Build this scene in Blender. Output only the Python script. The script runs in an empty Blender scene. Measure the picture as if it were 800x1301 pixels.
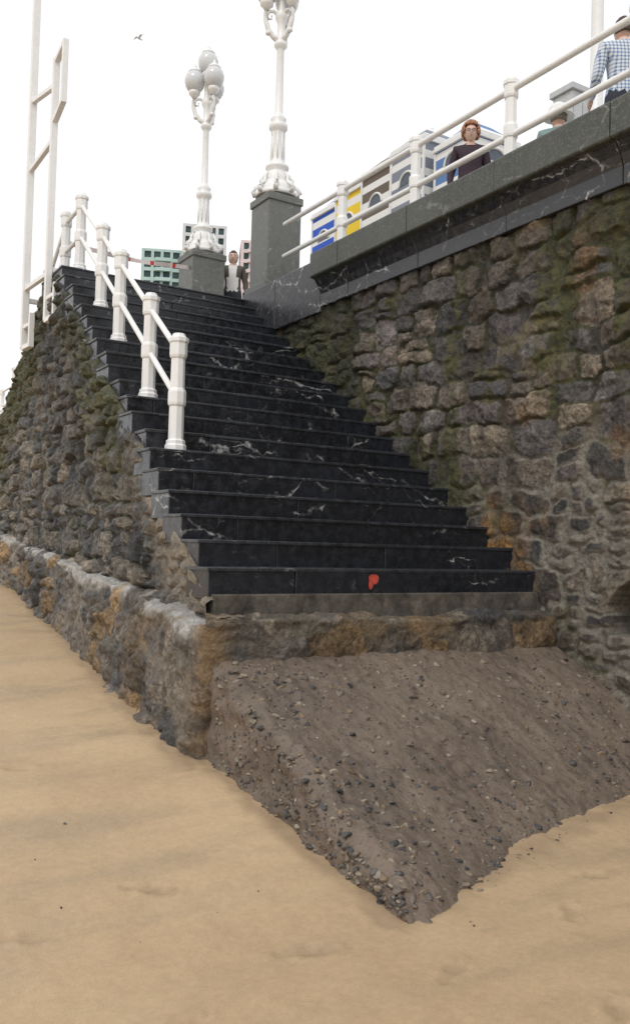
import bpy, bmesh, math, random
import numpy as np
from mathutils import Vector, Matrix
rng=np.random.default_rng(7); random.seed(7)
scene=bpy.context.scene
COL=scene.collection

# ------------------------------------------------------------------ helpers
_T=rng.random((256,256))
def vn(x,y,s=0):
    x=np.asarray(x,float)+s*17.31; y=np.asarray(y,float)+s*9.77
    xi=np.floor(x).astype(int); yi=np.floor(y).astype(int)
    fx=x-xi; fy=y-yi; fx=fx*fx*(3-2*fx); fy=fy*fy*(3-2*fy)
    a=_T[xi&255,yi&255]; b=_T[(xi+1)&255,yi&255]; c=_T[xi&255,(yi+1)&255]; d=_T[(xi+1)&255,(yi+1)&255]
    return (a*(1-fx)+b*fx)*(1-fy)+(c*(1-fx)+d*fx)*fy
def fbm(x,y,o=4,s=0):
    t=0;a=1;n=0
    for i in range(o):
        t=t+a*(vn(x,y,s+i*3)*2-1); n+=a; a*=.5; x=x*2.03; y=y*2.03
    return t/n
def sst(a,b,x):
    t=np.clip((x-a)/(b-a),0,1); return t*t*(3-2*t)

def mk(nt,t,props=None,ins=None):
    n=nt.nodes.new(t)
    for k,v in (props or {}).items(): setattr(n,k,v)
    for k,v in (ins or {}).items():
        s=n.inputs[k]
        if isinstance(v,bpy.types.NodeSocket): nt.links.new(v,s)
        else: s.default_value=v
    return n
def M(nt,op,a,b=0.0,c=0.0):
    return mk(nt,'ShaderNodeMath',{'operation':op},{0:a,1:b,2:c}).outputs[0]
def MR(nt,v,a,b,c=0.0,d=1.0,smooth=True):
    return mk(nt,'ShaderNodeMapRange',{'interpolation_type':'SMOOTHSTEP' if smooth else 'LINEAR'},
              {0:v,1:a,2:b,3:c,4:d}).outputs[0]
def rgba(c): return (c[0],c[1],c[2],1.0)
def MX(nt,f,a,b,blend='MIX'):
    n=nt.nodes.new('ShaderNodeMix'); n.data_type='RGBA'; n.blend_type=blend
    for i,v in ((0,f),(6,a),(7,b)):
        if isinstance(v,bpy.types.NodeSocket): nt.links.new(v,n.inputs[i])
        else: n.inputs[i].default_value = rgba(v) if i>0 else v
    return n.outputs[2]
def GR(nt,k): return mk(nt,'ShaderNodeCombineColor',{},{0:k,1:k,2:k}).outputs[0]
def NZ(nt,co,scale,detail=4,rough=.55,dist=0.0):
    return mk(nt,'ShaderNodeTexNoise',{},{'Vector':co,'Scale':scale,'Detail':detail,'Roughness':rough,'Distortion':dist})
def newmat(name):
    m=bpy.data.materials.new(name); m.use_nodes=True; nt=m.node_tree
    b=nt.nodes['Principled BSDF']
    co=nt.nodes.new('ShaderNodeTexCoord').outputs['Object']
    return m,nt,b,co
def L(nt,a,b): nt.links.new(a,b)
def bump(nt,b,h,dist=.01,st=.6):
    n=mk(nt,'ShaderNodeBump',{},{'Height':h,'Distance':dist,'Strength':st}); L(nt,n.outputs[0],b.inputs['Normal'])

def grid_mesh(name,P,mat,attrs=None,smooth=True,parent=None):
    nu,nv,_=P.shape
    me=bpy.data.meshes.new(name)
    idx=np.arange(nu*nv).reshape(nu,nv)
    q=np.stack([idx[:-1,:-1],idx[1:,:-1],idx[1:,1:],idx[:-1,1:]],-1).reshape(-1,4).astype(np.int32)
    me.vertices.add(nu*nv); me.vertices.foreach_set('co',P.reshape(-1).astype(np.float32))
    me.loops.add(q.size); me.loops.foreach_set('vertex_index',q.reshape(-1))
    me.polygons.add(len(q)); me.polygons.foreach_set('loop_start',np.arange(0,q.size,4,dtype=np.int32))
    me.update(calc_edges=True); me.validate()
    me.polygons.foreach_set('use_smooth',np.full(len(q),smooth))
    for k,a in (attrs or {}).items():
        at=me.color_attributes.new(k,'FLOAT_COLOR','POINT')
        d=np.ones((nu*nv,4),np.float32); d[:,:3]=a.reshape(-1,3); at.data.foreach_set('color',d.reshape(-1))
    ob=bpy.data.objects.new(name,me); COL.objects.link(ob); me.materials.append(mat)
    if parent: ob.parent=parent
    return ob

def mesh_obj(name,bm,mats,parent=None,smooth=False,bevel=0):
    me=bpy.data.meshes.new(name); 
    bmesh.ops.recalc_face_normals(bm,faces=bm.faces)
    bm.to_mesh(me); bm.free()
    for m in (mats if isinstance(mats,(list,tuple)) else [mats]): me.materials.append(m)
    if smooth:
        me.polygons.foreach_set('use_smooth',np.full(len(me.polygons),True))
    ob=bpy.data.objects.new(name,me); COL.objects.link(ob)
    if parent: ob.parent=parent
    if bevel:
        b=ob.modifiers.new('bevel','BEVEL'); b.width=bevel; b.segments=2; b.limit_method='ANGLE'
    return ob
def empty(name,loc=(0,0,0)):
    e=bpy.data.objects.new(name,None); e.location=loc; COL.objects.link(e); return e
def box(bm,x0,x1,y0,y1,z0,z1,mi=0,jit=0):
    vs=[bm.verts.new((x+random.uniform(-jit,jit),y+random.uniform(-jit,jit),z+random.uniform(-jit,jit)))
        for x in (x0,x1) for y in (y0,y1) for z in (z0,z1)]
    for f in ((0,1,3,2),(4,6,7,5),(0,4,5,1),(2,3,7,6),(0,2,6,4),(1,5,7,3)):
        fc=bm.faces.new([vs[i] for i in f]); fc.material_index=mi
    return vs
def lathe(bm,prof,c=(0,0,0),seg=20,mi=0,rot=0,smooth=True):
    rings=[]
    for r,z in prof:
        rings.append([bm.verts.new((c[0]+r*math.cos(rot+2*math.pi*i/seg),c[1]+r*math.sin(rot+2*math.pi*i/seg),c[2]+z)) for i in range(seg)])
    for a,b in zip(rings,rings[1:]):
        for i in range(seg):
            f=bm.faces.new((a[i],a[(i+1)%seg],b[(i+1)%seg],b[i])); f.material_index=mi; f.smooth=smooth
    f=bm.faces.new(rings[0][::-1]); f.material_index=mi
    f=bm.faces.new(rings[-1]); f.material_index=mi
def tube(bm,pts,r,seg=10,mi=0):
    pts=[Vector(p) for p in pts]; rings=[]
    rr=r if isinstance(r,(list,tuple)) else [r]*len(pts)
    for i,p in enumerate(pts):
        d=(pts[min(i+1,len(pts)-1)]-pts[max(i-1,0)]).normalized()
        u=d.cross(Vector((0,0,1)))
        if u.length<.05: u=d.cross(Vector((1,0,0)))
        u.normalize(); w=d.cross(u)
        rings.append([bm.verts.new(p+rr[i]*(math.cos(2*math.pi*k/seg)*u+math.sin(2*math.pi*k/seg)*w)) for k in range(seg)])
    for a,b in zip(rings,rings[1:]):
        for i in range(seg):
            f=bm.faces.new((a[i],a[(i+1)%seg],b[(i+1)%seg],b[i])); f.material_index=mi; f.smooth=True
    bm.faces.new(rings[0][::-1]).material_index=mi; bm.faces.new(rings[-1]).material_index=mi
def ball(bm,c,r,mi=0,sub=2,sc=(1,1,1)):
    g=bmesh.ops.create_icosphere(bm,subdivisions=sub,radius=r)
    for v in g['verts']:
        v.co=Vector((v.co.x*sc[0],v.co.y*sc[1],v.co.z*sc[2]))+Vector(c)
        for f in v.link_faces: f.material_index=mi; f.smooth=True
    return g['verts']

# ------------------------------------------------------------------ materials
def stone_mat(name,rough=.75,mortw=.014,mossk=1.0):
    m,nt,b,co=newmat(name)
    col=mk(nt,'ShaderNodeAttribute',{'attribute_name':'Col'}).outputs['Color']
    mor=mk(nt,'ShaderNodeAttribute',{'attribute_name':'Mor'}).outputs['Color']
    aux=mk(nt,'ShaderNodeSeparateColor',{},{0:mk(nt,'ShaderNodeAttribute',{'attribute_name':'Aux'}).outputs['Color']})
    n1=NZ(nt,co,6,6,.62).outputs[0]; n2=NZ(nt,co,34,8,.7).outputs[0]; n3=NZ(nt,co,2.1,3).outputs[0]
    n4=NZ(nt,co,120,4,.7).outputs[0]; n5=NZ(nt,co,15,6,.65,.6).outputs[0]
    e=M(nt,'MULTIPLY',aux.outputs[0],.1)
    e2=M(nt,'ADD',e,M(nt,'MULTIPLY',M(nt,'SUBTRACT',n2,.5),.030))
    e2=M(nt,'ADD',e2,M(nt,'MULTIPLY',M(nt,'SUBTRACT',n1,.5),.035))
    mort=MR(nt,e2,mortw*.5,mortw*1.3,1.0,0.0)
    k=M(nt,'MULTIPLY',MR(nt,n1,.25,.75,.55,1.5),MR(nt,n2,.28,.72,.45,1.55))
    k=M(nt,'MULTIPLY',k,MR(nt,n5,.3,.7,.6,1.4))
    stone=MX(nt,1.0,col,GR(nt,k),'MULTIPLY')
    stone=MX(nt,MR(nt,n5,.55,.75,0,.42),stone,(.17,.118,.068))
    sp=MR(nt,n4,.58,.70); sp=M(nt,'MULTIPLY',sp,MR(nt,n3,.42,.65))
    stone=MX(nt,M(nt,'MULTIPLY',sp,.5),stone,(.40,.38,.34))
    k2=M(nt,'MULTIPLY',MR(nt,n2,.25,.75,.6,1.35),MR(nt,n5,.3,.7,.75,1.2))
    morc=MX(nt,1.0,mor,GR(nt,k2),'MULTIPLY')
    c=MX(nt,mort,stone,morc)
    mo=M(nt,'ADD',aux.outputs[1],M(nt,'MULTIPLY',M(nt,'SUBTRACT',n1,.5),1.3))
    mo=M(nt,'ADD',mo,M(nt,'MULTIPLY',M(nt,'SUBTRACT',n2,.5),.9))
    mo=M(nt,'ADD',mo,M(nt,'MULTIPLY',mort,.32))
    mm=MR(nt,mo,.46,.82)
    moc=MX(nt,MR(nt,n5,.35,.65),(.028,.035,.010),(.105,.100,.020))
    c=MX(nt,M(nt,'MULTIPLY',mm,.85*mossk),c,moc)
    c=MX(nt,1.0,c,GR(nt,aux.outputs[2]),'MULTIPLY')
    L(nt,c,b.inputs['Base Color'])
    L(nt,MR(nt,n1,.3,.7,rough-.22,rough+.12),b.inputs['Roughness'])
    h=M(nt,'ADD',M(nt,'MULTIPLY',n1,.9),M(nt,'MULTIPLY',n2,.8)); h=M(nt,'ADD',h,M(nt,'MULTIPLY',n4,.2)); h=M(nt,'ADD',h,M(nt,'MULTIPLY',n5,.9))
    bump(nt,b,h,.040,.85)
    return m

def marble_mat(name,dark,light,vein=.5,rough=.35,vs=1.3,grime=0.3,lo=.50,fine=.35):
    m,nt,b,co=newmat(name)
    w=NZ(nt,co,1.3,5,.62); wv=mk(nt,'ShaderNodeVectorMath',{'operation':'MULTIPLY_ADD'},{0:w.outputs['Color'],1:(.55,.55,.55),2:co}).outputs[0]
    mp=mk(nt,'ShaderNodeMapping',{},{'Vector':wv,'Rotation':(.5,.9,.4),'Scale':(.55,.8,1.9)}).outputs[0]
    v1=mk(nt,'ShaderNodeTexVoronoi',{'feature':'DISTANCE_TO_EDGE'},{'Vector':mp,'Scale':vs}).outputs['Distance']
    v2=mk(nt,'ShaderNodeTexVoronoi',{'feature':'DISTANCE_TO_EDGE'},{'Vector':mp,'Scale':vs*3.3}).outputs['Distance']
    n1=NZ(nt,co,1.5,4,.6).outputs[0]; n2=NZ(nt,co,14,6,.65).outputs[0]; n3=NZ(nt,co,60,5,.7).outputs[0]; n6=NZ(nt,co,.9,2).outputs[0]
    a=M(nt,'MULTIPLY',MR(nt,v1,.001,.016,1,0),MR(nt,n1,lo,lo+.10))
    c_=M(nt,'MULTIPLY',MR(nt,v2,.001,.016,fine,0),MR(nt,n1,lo+.03,lo+.15))
    ve=M(nt,'MAXIMUM',a,c_); ve=M(nt,'MULTIPLY',ve,MR(nt,n2,.42,.62,.08,1))
    base=MX(nt,MR(nt,n2,.3,.75),dark,light)
    base=MX(nt,MR(nt,n6,.4,.65,0,.5),base,light)
    base=MX(nt,M(nt,'MULTIPLY',MR(nt,n3,.5,.75),grime),base,tuple(min(1,x*2.2+.02) for x in light))
    base=MX(nt,M(nt,'MULTIPLY',ve,vein),base,(.60,.60,.58))
    L(nt,base,b.inputs['Base Color'])
    L(nt,MR(nt,n2,.3,.7,rough-.12,rough+.18),b.inputs['Roughness'])
    bump(nt,b,M(nt,'ADD',n2,M(nt,'MULTIPLY',n3,.4)),.006,.35)
    return m

def plain(name,col,rough=.5,var=.15,scale=12,metal=0,bd=.002,dirt=None,spec=.5):
    m,nt,b,co=newmat(name)
    n=NZ(nt,co,scale,6,.6).outputs[0]; n2=NZ(nt,co,scale*6,4,.6).outputs[0]
    k=M(nt,'MULTIPLY',MR(nt,n,.25,.75,1-var,1+var*.5),MR(nt,n2,.25,.75,1-var*.5,1+var*.3))
    c=MX(nt,1.0,col,GR(nt,k),'MULTIPLY')
    if dirt: c=MX(nt,MR(nt,n,.55,.75,0,.6),c,dirt)
    L(nt,c,b.inputs['Base Color']); b.inputs['Roughness'].default_value=rough; b.inputs['Metallic'].default_value=metal
    b.inputs['Specular IOR Level'].default_value=spec
    if bd: bump(nt,b,n2,bd,.5)
    return m

M_RWALL=stone_mat('retaining_wall_stone',rough=.66,mortw=.017)
M_LWALL=stone_mat('stair_wall_stone',rough=.50,mortw=.012)
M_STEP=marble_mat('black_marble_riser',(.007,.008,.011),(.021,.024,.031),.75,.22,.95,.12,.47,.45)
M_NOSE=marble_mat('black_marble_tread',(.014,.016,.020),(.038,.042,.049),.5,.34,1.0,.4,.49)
M_BAND=marble_mat('dark_marble_band',(.016,.017,.021),(.042,.044,.048),.85,.26,1.0,.3,.40,.7)
M_COPE=marble_mat('weathered_coping',(.032,.036,.030),(.085,.089,.077),.25,.5,1.0,.8,.46)
M_PED=marble_mat('pedestal_granite',(.080,.084,.080),(.155,.16,.15),.35,.5,1.6,.5,.43)
M_WHITE=plain('white_paint',(.82,.82,.81),.36,.06,9,dirt=(.66,.64,.60))
M_CONC=plain('old_concrete',(.095,.082,.067),.8,.6,6,bd=.01)
M_PROM=plain('promenade_paving',(.34,.31,.27),.8,.2,3)

def ramp_mat():
    m,nt,b,co=newmat('pebbled_concrete')
    n1=NZ(nt,co,2.2,5,.6).outputs[0]; n2=NZ(nt,co,55,8,.72).outputs[0]; n3=NZ(nt,co,13,6,.62).outputs[0]
    v=mk(nt,'ShaderNodeTexVoronoi',{},{'Vector':co,'Scale':44.0,'Randomness':1.0})
    vd=v.outputs['Distance']; vc=mk(nt,'ShaderNodeSeparateColor',{},{0:v.outputs['Color']}).outputs
    base=MX(nt,MR(nt,n1,.3,.7),(.128,.096,.072),(.225,.168,.126))
    base=MX(nt,MR(nt,n3,.35,.7,0,.6),base,(.175,.138,.108))
    base=MX(nt,MR(nt,n3,.50,.28,0,.7),base,(.080,.060,.045))
    base=MX(nt,MR(nt,n2,.48,.74,0,.6),base,(.068,.052,.040))
    peb=M(nt,'MULTIPLY',MR(nt,vd,.30,.40,1,0),MR(nt,vc[0],.78,.80))
    pc=MX(nt,vc[1],(.05,.046,.046),(.28,.23,.175))
    base=MX(nt,peb,base,pc)
    L(nt,base,b.inputs['Base Color']); L(nt,MR(nt,n3,.3,.7,.44,.72),b.inputs['Roughness'])
    h=M(nt,'ADD',M(nt,'MULTIPLY',n2,.6),M(nt,'MULTIPLY',peb,.4)); h=M(nt,'ADD',h,n3)
    bump(nt,b,h,.020,.8)
    return m
M_RAMP=ramp_mat()
def peb_mat():
    m,nt,b,co=newmat('pebble_stone')
    col=mk(nt,'ShaderNodeAttribute',{'attribute_name':'Col'}).outputs['Color']
    n=NZ(nt,co,60,5).outputs[0]; k=MR(nt,n,.25,.75,.7,1.3)
    L(nt,MX(nt,1.0,col,GR(nt,k),'MULTIPLY'),b.inputs['Base Color'])
    b.inputs['Roughness'].default_value=.5; bump(nt,b,n,.006,.6); return m
M_PEB=peb_mat()
def sand_mat():
    m,nt,b,co=newmat('beach_sand')
    n1=NZ(nt,co,.55,4,.55,.4).outputs[0]; n2=NZ(nt,co,260,3,.7).outputs[0]; n3=NZ(nt,co,5,5,.6).outputs[0]
    mp=mk(nt,'ShaderNodeMapping',{},{'Vector':co,'Rotation':(0,0,.5),'Scale':(.5,2.2,1)}).outputs[0]
    n4=NZ(nt,mp,1.6,5,.6).outputs[0]; n5=NZ(nt,co,28,5,.65).outputs[0]
    base=MX(nt,MR(nt,n1,.3,.7),(.440,.310,.182),(.530,.385,.232))
    base=MX(nt,MR(nt,n4,.44,.70,0,.65),base,(.370,.275,.178))
    base=MX(nt,MR(nt,n3,.3,.7,0,.25),base,(.56,.41,.25))
    k=M(nt,'MULTIPLY',MR(nt,n2,.25,.75,.80,1.12),MR(nt,n5,.3,.7,.94,1.05))
    base=MX(nt,1.0,base,GR(nt,k),'MULTIPLY')
    sa=mk(nt,'ShaderNodeAttribute',{'attribute_name':'Aux'}).outputs['Color']
    w=mk(nt,'ShaderNodeSeparateColor',{},{0:sa}).outputs
    base=MX(nt,w[0],base,(.24,.165,.105))
    L(nt,base,b.inputs['Base Color']); L(nt,MR(nt,n4,.4,.7,.7,.42),b.inputs['Roughness'])
    b.inputs['Specular IOR Level'].default_value=.35
    bump(nt,b,M(nt,'ADD',M(nt,'MULTIPLY',n2,.12),M(nt,'ADD',n3,M(nt,'MULTIPLY',n5,.25))),.015,.4)
    return m
M_SAND=sand_mat()

# ------------------------------------------------------------------ stone pattern
def stone_layout(u0,u1,v0,v1,hr,wr,seed,small=None,jv_=.035):
    r=np.random.default_rng(seed); S=[]; v=v0
    while v<v1:
        h=r.uniform(*hr); u=u0-r.uniform(0,wr[1])
        while u<u1+.3:
            w=r.uniform(*wr)*(.7+.3*h/np.mean(hr))
            q=r.random(); jv=r.uniform(-jv_,jv_)
            sm=small and small(u,v)
            if (q<.22 and h>np.mean(hr)*.85) or sm:
                f=r.uniform(.35,.65); w2=w*(.6 if sm else 1)
                S.append((u+w2/2,v+h*f/2+jv,w2/2,h*f/2)); S.append((u+w2/2+r.uniform(-.03,.03),v+h*f+h*(1-f)/2+jv,w2/2,h*(1-f)/2)); w=w2
            else:
                S.append((u+w/2,v+h/2+jv,w/2*r.uniform(.88,1.08),h/2*r.uniform(.88,1.15)))
            u+=w
        v+=h
    return np.array(S)
def stone_eval(U,V,S,warp,seed):
    Uw=U+warp*fbm(U*2.3,V*2.3,3,seed)+warp*.4*fbm(U*9,V*9,3,seed+5)
    Vw=V+warp*fbm(U*2.1+31,V*2.1+7,3,seed+1)+warp*.4*fbm(U*9+5,V*9,3,seed+6)
    nu,nv=U.shape; ID=np.zeros((nu,nv),int); E=np.zeros((nu,nv)); 
    DU=np.zeros((nu,nv)); DV=np.zeros((nu,nv))
    c=30
    for i in range(0,nu,c):
        u=Uw[i:i+c].reshape(-1); v=Vw[i:i+c].reshape(-1)
        k=np.where((S[:,0]>u.min()-.8)&(S[:,0]<u.max()+.8))[0]; s=S[k]
        a=((u[:,None]-s[None,:,0])/s[None,:,2])**2; b=((v[:,None]-s[None,:,1])/s[None,:,3])**2
        D=(a*a+b*b)**.25
        j=D.argmin(1); ar=np.arange(len(u)); f1=D[ar,j].copy(); D[ar,j]=1e9; f2=D.min(1)
        sh=Uw[i:i+c].shape
        ID[i:i+c]=k[j].reshape(sh); E[i:i+c]=((f2-f1)*.5*np.minimum(s[j,2],s[j,3])).reshape(sh)
        DU[i:i+c]=(u-s[j,0]).reshape(sh); DV[i:i+c]=(v-s[j,1]).reshape(sh)
    return ID,E,DU,DV
def stone_field(U,V,S,seed,warp=.06,bulge=(.02,.07),tilt=.12,pal=None,rough=1.0,edge=.028,sl_=(.15,.75)):
    ID,E,DU,DV=stone_eval(U,V,S,warp,seed)
    r=np.random.default_rng(seed+99); n=len(S)
    bl=r.uniform(bulge[0],bulge[1],n)[ID]
    nu_=.02*fbm(U*8,V*8,3,seed+60)
    f=bl+r.uniform(-tilt,tilt,n)[ID]*DU+r.uniform(-tilt,tilt,n)[ID]*DV
    for q in range(4):
        a=r.uniform(0,2*math.pi,n)[ID]; sl=r.uniform(sl_[0],sl_[1],n)[ID]; off=r.uniform(.0,.035,n)[ID]
        f=np.minimum(f,bl+off-sl*(np.cos(a)*(DU+nu_)+np.sin(a)*(DV+nu_)))
    m=sst(0,edge,E)
    rg=1-np.abs(fbm(U*5,V*5,4,seed+20)); rg2=1-np.abs(fbm(U*13,V*13,3,seed+25))
    h=m*(np.maximum(f,-.012)+(rg-.7)*.05*rough+(rg2-.7)*.022*rough)+.010*fbm(U*25,V*25,2,seed+40)
    pal=np.array(pal); pi=r.integers(0,len(pal),n); br=r.uniform(.60,1.35,n)
    C=pal[pi[ID]]*br[ID][...,None]
    return h,E,C,ID

# ------------------------------------------------------------------ setting dims
XW=5.42
Y0,TR,RI=5.28,.2826,.1826
ZP=4.90
def XL(y): return 2.49+.076*(np.minimum(y,11.0)-5.28)
def ledge(y): return 1.08+.065*(np.clip(y,5,15)-5)
def sandz(x,y):
    x=np.asarray(x,float);y=np.asarray(y,float)
    z=np.clip(y-3.1,0,9.5)*.098
    z=z+ .07*sst(1.0,3.0,x)*sst(3.4,5.,y)
    z=z-.03*np.clip(-x-1,0,30)+.02*fbm(x*.5,y*.5,3,60)
    return z
def ax(*segs):
    out=[]
    for a,b,st in segs: out.append(np.arange(a,b,st))
    out.append(np.array([segs[-1][1]])); return np.concatenate(out)
# ------------------------------------------------------------------ right retaining wall
ys=ax((-8,3.6,.08),(3.6,11.6,.0135),(11.6,16,.05),(16,60,.4)); zs=ax((-.6,.3,.06),(.3,4.46,.0135))
U,V=np.meshgrid(ys,zs,indexing='ij')
S=stone_layout(-9,61,-.7,4.7,(.19,.33),(.24,.56),11,small=lambda u,v:(u<4.95 and v<2.0))
pal=[(.155,.128,.104),(.195,.160,.125),(.108,.098,.092),(.270,.222,.162),(.140,.120,.114),(.086,.083,.083),(.130,.118,.108),(.180,.143,.104)]
h,E,C,ID=stone_field(U,V,S,3,warp=.085,pal=pal,bulge=(.015,.06),sl_=(.08,.45),rough=1.0,edge=.024)
lowr=sst(2.65,2.15,V+.35*fbm(U*1.2,V*1.2,2,4))*sst(7.1,6.2,U)
C=C*(1-.42*lowr[...,None])
big=fbm(U*.9,V*.9,3,8)
mortd=np.array((.048,.043,.032))+0*C; mortl=np.array((.240,.215,.175))
tan=sst(-.05,.3,fbm(U*1.1+3,V*1.3,3,70))
Mor=mortd*(1-tan[...,None]*.7)+np.array((.155,.128,.090))*tan[...,None]*.7
Mor=Mor*(1-lowr[...,None])+mortl*lowr[...,None]
pt=sst(.24,.42,fbm(U*1.4+9,V*2.2,3,71))*sst(.6,1.6,V)*(1-lowr)
E2=(E+.008*fbm(U*1.7,V*1.7,2,72))*(1-.85*pt)-.013*lowr; h=h*(1-.4*pt)+.02*pt
h=h*(1-.35*lowr)
Mor=Mor*(1-pt[...,None])+np.array((.195,.158,.105))*pt[...,None]
streak=sst(.0,.35,fbm(U*3.5,V*.5,3,12))
moss=.16+.38*sst(-.15,.5,big)+.20*sst(2.6,4.2,V)-.26*lowr+.40*streak
stz=1.43+(U-Y0)/TR*RI
moss+=.36*sst(.55,.0,np.abs(V-stz-.1))*sst(5.5,7,U)
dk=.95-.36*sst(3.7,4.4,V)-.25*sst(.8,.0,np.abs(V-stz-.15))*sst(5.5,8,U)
dk*=1-.22*sst(.0,.5,fbm(U*.8+20,V*.8,2,33)); dk*=1-.35*sst(.05,.5,fbm(U*4+7,V*.45,3,34))
rust=np.maximum(sst(.55,.05,np.hypot((U-5.62)*1.2,(V-1.62)*.8)+.25*fbm(U*4,V*3,3,73)),.40*sst(.32,.5,fbm(U*1.8+13,V*1.6,3,75)))
C=C*(1-rust[...,None])+np.array((.30,.155,.04))*rust[...,None]; Mor=Mor*(1-.6*rust[...,None])+np.array((.30,.16,.05))*.6*rust[...,None]
X=XW-h
cy,cz,hw=4.17,1.14,.36
arch=((np.abs(U-cy)<hw)&(V>.98)&(V<cz))|(((U-cy)**2/hw**2+(V-cz)**2/.27**2<1)&(V>=cz))
ring=(((U-cy)**2/(hw+.10)**2+(V-cz)**2/.36**2<1)&(V>=cz))&~arch
X=np.where(arch,XW+.75,X); X=np.where(ring,XW-.02+.4*h,X)
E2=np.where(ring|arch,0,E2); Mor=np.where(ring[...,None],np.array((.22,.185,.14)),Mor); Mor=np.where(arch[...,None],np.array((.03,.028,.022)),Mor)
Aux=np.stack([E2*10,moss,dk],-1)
rw=grid_mesh('stone_retaining_wall',np.stack([X,U,V],-1),M_RWALL,{'Col':C,'Mor':Mor,'Aux':Aux})

# ------------------------------------------------------------------ left stair wall (upper)
def ztop(y):
    up=1.43+((y-Y0)/TR-1)*RI
    dn=4.86-.646*(y-11.45)
    return np.clip(np.minimum(np.minimum(up,4.84),dn),1.22,9)
ys=ax((5.24,13,.0145),(13,18.5,.05)); n=250
t=np.linspace(0,1,n)[None,:]
z0=(ledge(ys)-.12)[:,None]; z1=ztop(ys)[:,None]
z1=z1+.02*fbm(ys*6,ys*0,3,5)[:,None]
V=z0+t*(z1-z0); U=np.repeat(ys[:,None],n,1)
S=stone_layout(4.8,19,.8,5.2,(.13,.25),(.16,.38),21)
pal=[(.122,.112,.098),(.150,.135,.112),(.086,.085,.083),(.180,.152,.115),(.108,.101,.094),(.062,.064,.067),(.21,.185,.15)]
h,E,C,ID=stone_field(U,V,S,23,warp=.075,pal=pal,bulge=(.02,.08),rough=1.5)
dtop=z1-V
st=sst(.85,.15,dtop+.25*fbm(U*2.5,V*2.5,3,6))*sst(8.4,6.4,U)
st=np.maximum(st,sst(.05,.3,fbm(U*1.5,V*1.5,3,16))*sst(8.5,6,U)*.8)
E2=(E+.010*fbm(U*1.7,V*1.7,2,72))*(1-.88*st); h=h*(1-.5*st)
Mor=np.array((.062,.056,.046))*(1-st[...,None])+np.array((.33,.27,.195))*st[...,None]
moss=.13+.36*sst(-.2,.5,fbm(U*.8,V*.8,3,18))+.55*sst(1.5,.1,dtop)*sst(6.6,7.8,U)-.34*st+.20*sst(0,.4,fbm(U*3,V*.6,3,19))
dk=.93-.18*sst(2.6,4.6,V)-.22*sst(.0,.5,fbm(U*1.1,V*.9,2,35))
h=h*sst(-.0,.04,dtop+.01)
X=XL(U)-.035-h-.03*(z1-V)*.6
P=np.stack([X,U,V],-1)
fl=P[:,-1:,:].copy(); fl[...,0]+=.45; fl[...,2]-=.01
P=np.concatenate([P,fl],1); cc=lambda A:np.concatenate([A,A[:,-1:]],1)
Aux=np.stack([E2*10,moss,dk],-1)
lw=grid_mesh('stone_stair_wall',P,M_LWALL,{'Col':cc(C),'Mor':cc(Mor),'Aux':cc(Aux)})

# ------------------------------------------------------------------ plinth of wall, wrapping the front of the stairs
pf=[]
for x in np.arange(5.46,2.36,-.0145): pf.append((x,5.05))
for a in np.linspace(0,math.pi/2,6)[1:]: pf.append((2.36-.06*math.sin(a), 5.05+.05*(1-math.cos(a))))
xc,yc=pf[-1]
for y in np.concatenate([np.arange(yc+.0145,13,.0145),np.arange(13,19,.06)]):
    pf.append((float(XL(y))-.2+.0 if y>5.6 else xc+(float(XL(y))-.2-xc)*sst(5.1,5.6,y),y))
pf=np.array(pf); d=np.gradient(pf,axis=0); d/=np.linalg.norm(d,axis=1)[:,None]+1e-9
for _ in range(4): d[1:-1]=(d[:-2]+d[1:-1]+d[2:])/3
nrm=np.stack([-d[:,1],d[:,0]],-1); nrm/=np.linalg.norm(nrm,axis=1)[:,None]
ss=np.concatenate([[0],np.cumsum(np.linalg.norm(np.diff(pf,axis=0),axis=1))])
n=96; t=np.linspace(0,1,n)[None,:]
zt=(ledge(pf[:,1])+.042*fbm(ss*2.5,ss*0,4,9))[:,None]; zb=-.15+0*zt
V=zb+t*(zt-zb); U=np.repeat(ss[:,None],n,1)
S=stone_layout(-.5,20,-.36,2,(.20,.34),(.18,.50),31,jv_=.06)
pal2=[(.150,.125,.102),(.130,.112,.095),(.18,.150,.115),(.25,.170,.09),(.100,.092,.085),(.168,.140,.112),(.078,.075,.072)]
h,E,C,ID=stone_field(U,V,S,33,warp=.10,pal=pal2,bulge=(-.01,.075),tilt=.25,rough=2.0)
side=sst(3.1,3.35,U)
dtop=zt-V
eff=sst(.12,.0,dtop+.09*fbm(U*3,V*4,3,44))*side*.95
frs=(1-side)
Mor=np.array((.115,.100,.078))+0*C
pt=np.clip(sst(.0,.35,fbm(U*1.3,V*2,3,45))*side*.85+eff+frs*sst(-.1,.25,fbm(U*1.8,V*2.5,3,47))*.8,0,1)
E2=E*(1-.85*pt)
h=h*(1-.6*frs)*(1-.35*pt)
Mor=Mor*(1-pt[...,None])+np.array((.225,.188,.142))*pt[...,None]
org=np.maximum(frs*sst(.0,.35,fbm(U*1.6+4,V*2,3,48)),side*.6*sst(.2,.45,fbm(U*1.4+9,V*1.8,3,54)))
Mor=Mor*(1-.6*org[...,None])+np.array((.33,.20,.08))*.6*org[...,None]
C=C*(1-.4*org[...,None])+np.array((.28,.17,.07))*.4*org[...,None]
Mor=Mor*(1-eff[...,None])+np.array((.50,.48,.45))*eff[...,None]
moss=.02+.22*sst(0,.5,fbm(U,V,3,46))-.35*eff-.18*frs
hh=h*sst(-.01,.03,dtop)+.05*side*np.clip((zt-V),0,1.2)+.035*fbm(U*2,V*2,3,49)
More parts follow.
